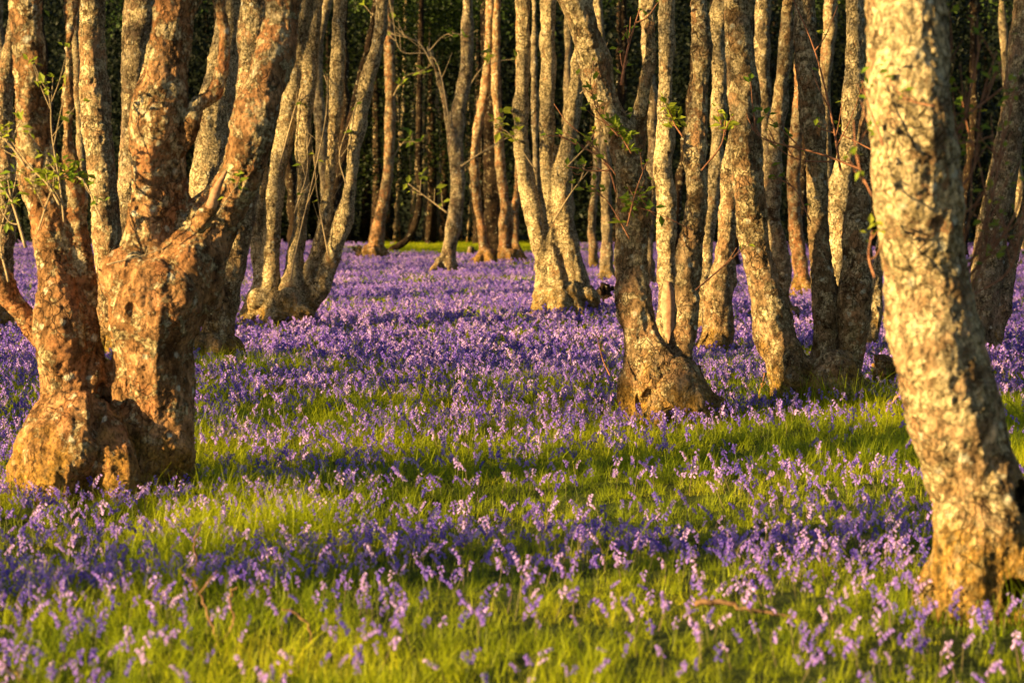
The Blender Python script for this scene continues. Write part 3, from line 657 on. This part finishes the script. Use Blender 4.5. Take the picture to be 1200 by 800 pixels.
for j in range(len(Xi)):
    a, c = kinds[j % 9]; x, y = float(Xi[j]), float(Yi[j])
    e = empty('bluebell', (x, y, float(ground_z(x, y)) - .005)); e.rotation_euler = (rng.normal(0, .18), rng.normal(0, .18), rng.random()*6.28); s = .45 + .38*rng.random(); e.scale = (s, s, s)
    tag(e, 'softly blurred violet bluebell on a thin stem in the nearest grass', 'bluebell', 'bluebells in the nearest grass')
    for nm, m in (('stem', a), ('flower_head', c)):
        o = bpy.data.objects.new(nm, m); C.objects.link(o); o.parent = e
# grass
X, Y = sample(6.5, 26, 92); k = trunkfree(X, Y); X, Y = X[k], Y[k]
lowg = .66 + .5*vnoise(np.stack([X*.8, Y*.5, X*0+7], -1)); P, rt, sc, ix = pack(X, Y, .8, 1.25, .12, 6); sc = sc*np.clip(lowg, .45, 1.2)
near_t = np.zeros(len(X))
for (x, yb, rr_) in ((66, 574, 42), (120, 574, 40), (170, 574, 60), (1150, 735, 58), (775, 494, 48), (960, 482, 42), (992, 482, 20), (935, 482, 30)):
    c = at(x, yb, ydist(yb)); dd = np.sqrt((X-c.x)**2 + (Y-c.y)**2) - rr_/FPX*ydist(yb); near_t = np.maximum(near_t, np.clip(1 - dd/.35, 0, 1))
sc = sc*(1 + .75*near_t)
gn_scatter('grass', P, rt, sc, ix, grass_near, None, 'short yellow-green grass between the bluebells', 'grass')
X, Y = sample(26, 103, 8.0, 4); k = (Y < 80) | (np.abs(X+1.6) < 4.5) | (rng.random(len(X)) < .3); X, Y = X[k], Y[k]; P, rt, sc, ix = pack(X, Y, .6, 1.0, .08, 5)
X2, Y2 = sample(80, 103, 34, 3); k = np.abs(X2+1.6) < 4.2 + .8*np.sin(Y2); X2, Y2 = X2[k], Y2[k]; P2, rt2, sc2, ix2 = pack(X2, Y2, .7, 1.1, .12, 5)
P, rt, sc, ix = np.vstack([P, P2]), np.vstack([rt, rt2]), np.concatenate([sc, sc2]), np.concatenate([ix, ix2])
gn_scatter('distant_grass', P, rt, sc, ix, grass_far, None, 'grass running back to the bright far meadow', 'grass')

# ------------------------------------------------------------------ twigs, sticks, stumps
def twig(key, tk, pts, w, leaves=10, mat='twig', side=5, dY=-.35, ls=14):
    """a shoot with side sprays growing on tree tk, through photo pixels"""
    rnd = random.Random(key); e = TREES[tk]; Y = e_Y[tk] + dY; mb = MB(); lf = MB(); o = e.location
    P = catmull([at(x, y, Y + k*.04) for k, (x, y) in enumerate(pts)], 6); pm = FPX/Y
    n = len(P); P = [p - o for p in P]
    mb.tube(P, [max(.0012, w/pm*.5*(1-.65*i/n)) for i in range(n)], 6)
    L = (P[-1]-P[0]).length; tips = [P[-1]]
    for s in range(side):
        i = rnd.randint(n//5, n-2); d = (P[min(i+2, n-1)]-P[i]).normalized()
        d = (d + Vector((rnd.uniform(-1, 1), rnd.uniform(-.8, .8), rnd.uniform(-.4, .9)))).normalized()
        l = L*rnd.uniform(.15, .42); q = [P[i], P[i] + d*l*.5 + Vector((0, 0, rnd.uniform(-.03, .03))*1), P[i] + d*l + Vector((0, 0, l*.12))]
        q = catmull([Vector(v) for v in q], 4); mb.tube(q, [max(.001, w/pm*.28*(1-.6*t/len(q))) for t in range(len(q))], 5); tips.append(q[-1]); tips.append(q[4])
    for k in range(int(leaves*1.9)):
        p = rnd.choice(tips) + Vector((rnd.gauss(0, .015), rnd.gauss(0, .015), rnd.gauss(0, .015))); s = ls/pm*rnd.uniform(.5, 1.1)
        lf.leaf(p, Vector((rnd.gauss(0, 1), rnd.gauss(0, 1), rnd.gauss(.2, .6))), Vector((rnd.gauss(0, .4), -.6, 1)), s, s*.6)
    t = link('twig', mb.mesh('twig'), M[mat], e)
    if leaves: link('leaves', lf.mesh('leaves', False), M['spring'], t)
TW = [('T23', [(1108, 230), (1140, 200), (1150, 120), (1168, 60)], 4, 8, 8, .12), ('T23', [(1112, 260), (1150, 230), (1180, 150), (1190, 90)], 4, 8, 8, .18), ('T23', [(1125, 360), (1150, 310), (1158, 260), (1150, 200)], 4, 5, 6, .1),
      ('T23', [(1130, 350), (1180, 320), (1196, 270), (1202, 230)], 4, 6, 7, .1), ('T23', [(1100, 120), (1115, 60), (1112, 10)], 3, 5, 6, .1), ('T23', [(1022, 230), (1005, 190), (1000, 140)], 3, 6, 4, -.3), ('T23', [(1120, 420), (1140, 380), (1138, 330)], 3, 3, 4, .05),
      ('T15', [(725, 160), (700, 130), (690, 90)], 3, 10, 7, -.3), ('T15', [(738, 280), (715, 240), (700, 225)], 2.5, 8, 6, -.3), ('T20', [(950, 260), (930, 220), (900, 205)], 2.5, 5, 6, -.4), ('T1', [(10, 330), (0, 280), (12, 230)], 4, 12, 6, -.4),
      ('T7', [(345, 250), (360, 200), (358, 150)], 2.5, 3, 7, -.3), ('T14', [(680, 110), (700, 90), (712, 50)], 2.5, 6, 7, -.2), ('T10', [(545, 110), (565, 80), (590, 70)], 2, 6, 7, -.1), ('T8', [(457, 120), (475, 90), (500, 85)], 2, 8, 7, -.1), ('T8', [(455, 200), (470, 170), (492, 165)], 2, 6, 6, -.1),
      ('T23', [(1110, 190), (1128, 150), (1140, 95), (1150, 45)], 5, 9, 7, .1), ('T23', [(1105, 188), (1130, 140), (1160, 115), (1185, 95)], 5, 10, 5, .1), ('T23', [(1112, 170), (1145, 165), (1165, 158)], 4, 3, 2, .1),
      ('T23', [(1122, 300), (1137, 250), (1138, 185)], 4, 0, 2, .1), ('T23', [(1130, 330), (1165, 290), (1190, 250), (1198, 215)], 5, 8, 5, .15), ('T23', [(1125, 345), (1158, 250), (1175, 170)], 5, 2, 4, .15), ('T23', [(1130, 310), (1170, 280), (1205, 275)], 4, 3, 3, .15),
      ('T23', [(1035, 170), (1020, 130), (1010, 95)], 4, 6, 3, -.3), ('T23', [(1095, 125), (1060, 115), (1040, 90)], 3, 5, 2, -.5), ('T23', [(1025, 325), (1018, 300), (1022, 270)], 4, 6, 2, -.3),
      ('T20', [(985, 200), (975, 140), (955, 60), (925, -10)], 4, 5, 4, -.5), ('T20', [(1012, 200), (960, 180), (900, 165), (880, 150)], 4, 6, 5, -.6), ('T20', [(975, 190), (930, 185), (885, 152)], 3, 4, 4, -.4), ('T20', [(1030, 180), (990, 160), (955, 150)], 3, 2, 3, -.5),
      ('T15', [(722, 205), (705, 185), (680, 172), (655, 158)], 3, 8, 6, -.3), ('T15', [(722, 225), (712, 195), (690, 165), (672, 150)], 3, 4, 5, -.3), ('T15', [(715, 200), (690, 200), (665, 195)], 3, 2, 5, -.3), ('T15', [(728, 100), (735, 60), (750, 10)], 5, 6, 5, -.2),
      ('T15', [(735, 265), (745, 225), (758, 190)], 3, 12, 5, -.3), ('T15', [(740, 180), (728, 160), (722, 150)], 2, 26, 6, -.3), ('T15', [(800, 160), (790, 145), (785, 130)], 3, 20, 6, -.3), ('T15', [(822, 200), (845, 170), (850, 140)], 3, 10, 5, -.3), ('T15', [(715, 440), (706, 420), (700, 395)], 3, 0, 2, -.3),
      ('T15', [(815, 340), (850, 310), (868, 295)], 3, 2, 3, -.3), ('T15', [(812, 270), (770, 250), (735, 240)], 2, 10, 4, -.3),
      ('T7', [(326, 200), (345, 130), (352, 110)], 3, 0, 4, -.2), ('T7', [(340, 330), (350, 280), (380, 150), (384, 90)], 3, 0, 5, -.3), ('T7', [(405, 215), (398, 180), (415, 130)], 2.5, 2, 4, -.2), ('T7', [(385, 300), (372, 230), (368, 180)], 2.5, 2, 5, -.2),
      ('T14', [(660, 200), (700, 160), (735, 130)], 2.5, 10, 5, -.3), ('T14', [(628, 200), (600, 160), (585, 150)], 2, 16, 5, -.3), ('T14', [(648, 260), (670, 225), (690, 200)], 2.5, 4, 5, -.3),
      ('T10', [(540, 195), (575, 172), (602, 158)], 3, 0, 3, -.2), ('T10', [(528, 150), (510, 70), (470, 60), (460, 20)], 2.5, 6, 7, -.2), ('T10', [(525, 250), (505, 235), (478, 215)], 3, 8, 4, .2), ('T10', [(503, 60), (525, 40), (560, 45)], 2, 4, 6, -.2),
      ('T10', [(508, 78), (490, 50), (458, 40)], 3, 0, 6, -.2),
      ('T1', [(30, 195), (12, 170), (-10, 150)], 4, 14, 5, -.5), ('T1', [(70, 240), (55, 215), (35, 195), (10, 160)], 4, 10, 4, -.5), ('T1', [(45, 270), (60, 225), (75, 205), (100, 212)], 3, 26, 8, -.5), ('T1', [(75, 260), (70, 215), (60, 150), (62, 90)], 3, 22, 8, -.5),
      ('T1', [(30, 290), (15, 240), (0, 215)], 5, 12, 5, -.5), ('T1', [(120, 260), (100, 215), (85, 205)], 3, 16, 6, -.5), ('T1', [(255, 250), (272, 225), (280, 215)], 2, 8, 3, -.5), ('T1', [(125, 310), (165, 300), (195, 290)], 3, 0, 2, -.55)]
for k, (tk, pts, w, nl, sd, dy) in enumerate(TW): twig('tw%d' % k, tk, pts, w*.8, nl, 'twig' if tk in ('T23', 'T20', 'T15') else 'twig_pale', sd, dy)
# bare wood patches and the dead spike
def patch_part(tk, name, pts, mat, dY):
    e = TREES[tk]; Y = e_Y[tk] + dY; mb = MB()
    P = catmull([at(x, y, Y) for x, y, w in pts], 5); w = catmull([Vector((w, 0, 0)) for x, y, w in pts], 5)
    mb.tube(P, [max(.003, q.x/FPX*Y*.5) for q in w], 10); link(name, organic(mb, .012, name, e.location*1.0 + Vector((0, 0, 0)), .25, False, 2), M[mat], e)
patch_part('T1', 'broken_limb', [(247, 245, 14), (254, 222, 11), (262, 206, 6), (267, 199, 2)], 'deadwood', -.42)
patch_part('T16', 'bare_wood', [(782, 330, 8), (783, 350, 15), (783, 375, 15), (784, 400, 12), (785, 412, 4)], 'deadwood', -.055)

def stick(name, label, cat, pts, w, mat, dY=0, base=None, sub=0):
    Y = ydist(base or max(p[1] for p in pts)) + dY; P = [at(x, y, Y) for x, y in pts]; o = P[0].copy()
    P = catmull([p - o for p in P], 6); n = len(P); mb = MB(); r0 = random.Random(label); P = [p + Vector((r0.gauss(0, .004), r0.gauss(0, .004), r0.gauss(0, .004))) for p in P]; w = w*.72; mb.tube(P, [max(.0015, w/FPX*Y*.5*(1-.6*i/n)*r0.uniform(.8, 1.15)) for i in range(n)], 7)
    r = random.Random(name+label)
    for s in range(sub):
        i = r.randint(n//3, n-2); mb.tube([P[i], P[i] + Vector((r.uniform(-.1, .1), r.uniform(-.1, .1), r.uniform(.04, .12)))], [w/FPX*Y*.25, .001], 5)
    q = link(name, mb.mesh(name), M[mat]); q.location = o; tag(q, label, cat)
stick('fallen_stick', 'long dry brown stick lying in the flowers left of the nearest trunk', 'stick', [(812, 706), (850, 706), (880, 714), (925, 722), (958, 734)], 11, 'dry', base=742)
stick('dead_stalk', 'upright russet dead stalk in the grass at the lower left', 'stalk', [(258, 755), (246, 725), (232, 690), (228, 678)], 6, 'dry', base=770, sub=2)
stick('dead_stalk', 'curved tan stalk beside the upright russet one at the lower left', 'stalk', [(250, 757), (266, 745), (274, 728), (270, 700), (276, 688)], 6, 'dry', base=770)
stick('dead_stalk', 'arched orange stalk right of the curved tan one in the lower left grass', 'stalk', [(366, 762), (364, 740), (352, 722), (330, 713)], 6, 'dry', base=775)
stick('fallen_branch', 'dark branch end poking in at the bottom left corner', 'branch', [(-20, 770), (5, 778), (22, 790), (40, 806)], 12, 'dry', base=812)
stick('dead_stalk', 'tall faded stalk standing left of the clearing below the massive tree', 'stalk', [(232, 672), (228, 640), (236, 615)], 5, 'dry', base=690)
stick('bare_shoot', 'red bare shoot leaning beside the bright curved stem foot', 'shoot', [(889, 468), (893, 450), (896, 436)], 4, 'twig', base=480, sub=2)
stick('fallen_branch', 'broken brown branch leaning among the roots left of the nearest trunk', 'branch', [(1030, 490), (1042, 476), (1054, 462), (1062, 455)], 7, 'deadwood', base=492)
def stump(label, x, basey, w, h, mat='bark_dark_shade', n=6):
    Y = ydist(basey); c = at(x, basey, Y); c.z = 0; s = w/FPX*Y*.5; hh = h/FPX*Y; r = random.Random(label); mb = MB()
    mb.tube([c + Vector((0, 0, -.2)), c + Vector((0, 0, hh*.4)), c + Vector((s*.2, 0, hh*.85))], [s, s*.75, s*.5], 10)
    roots(mb, c, s*.8, r, n, .9)
    for k in range(5):
        a = r.uniform(0, 6.28); mb.tube([c + Vector((0, 0, hh*.4)), c + Vector((math.cos(a)*s, math.sin(a)*s, hh*r.uniform(.55, .9)))], [s*.34, s*.14], 6)
    e = link('stump', organic(mb, .02, 'stump', c, 1.3, False, r.random()*9), M[mat]); e.location = c; tag(e, label, 'stump')
stump('jagged dark stump against the right foot of the golden three-stemmed tree', 706, 366, 34, 42)
stump('low rotten stump between the grey stems and the nearest trunk', 1030, 470, 52, 62, 'bark_red')
stump('small grey stump on the edge of the far meadow', 551, 303, 15, 16, 'bark_grey', 3)
stump('little mossy stump at the foot of the slender brown tree', 420, 306, 16, 22, 'bark_red', 3)

# ------------------------------------------------------------------ light
w = bpy.data.worlds.new('World'); scene.world = w; w.use_nodes = True; nt = w.node_tree
bg = nt.nodes['Background']; sk = nt.nodes.new('ShaderNodeTexSky'); sk.sky_type = 'NISHITA'; sk.sun_disc = False
sk.sun_elevation = SUN_EL; sk.sun_rotation = math.atan2(tosun.x, tosun.y) % (2*math.pi)
nt.links.new(sk.outputs[0], bg.inputs[0]); bg.inputs[1].default_value = .05
sl = bpy.data.lights.new('sun', 'SUN'); sl.energy = 5.0; sl.angle = R(.5); sl.color = (1.0, .70, .27)
so = bpy.data.objects.new('sun', sl); C.objects.link(so); so.rotation_euler = tosun.to_track_quat('Z', 'Y').to_euler(); so.location = (-20, -10, 20)
scene.view_settings.view_transform = 'Standard'; scene.view_settings.look = 'None'; scene.view_settings.exposure = 2.05; scene.view_settings.gamma = 1
scene.cycles.max_bounces = 3; scene.cycles.diffuse_bounces = 2; scene.cycles.transmission_bounces = 2; scene.cycles.transparent_max_bounces = 4
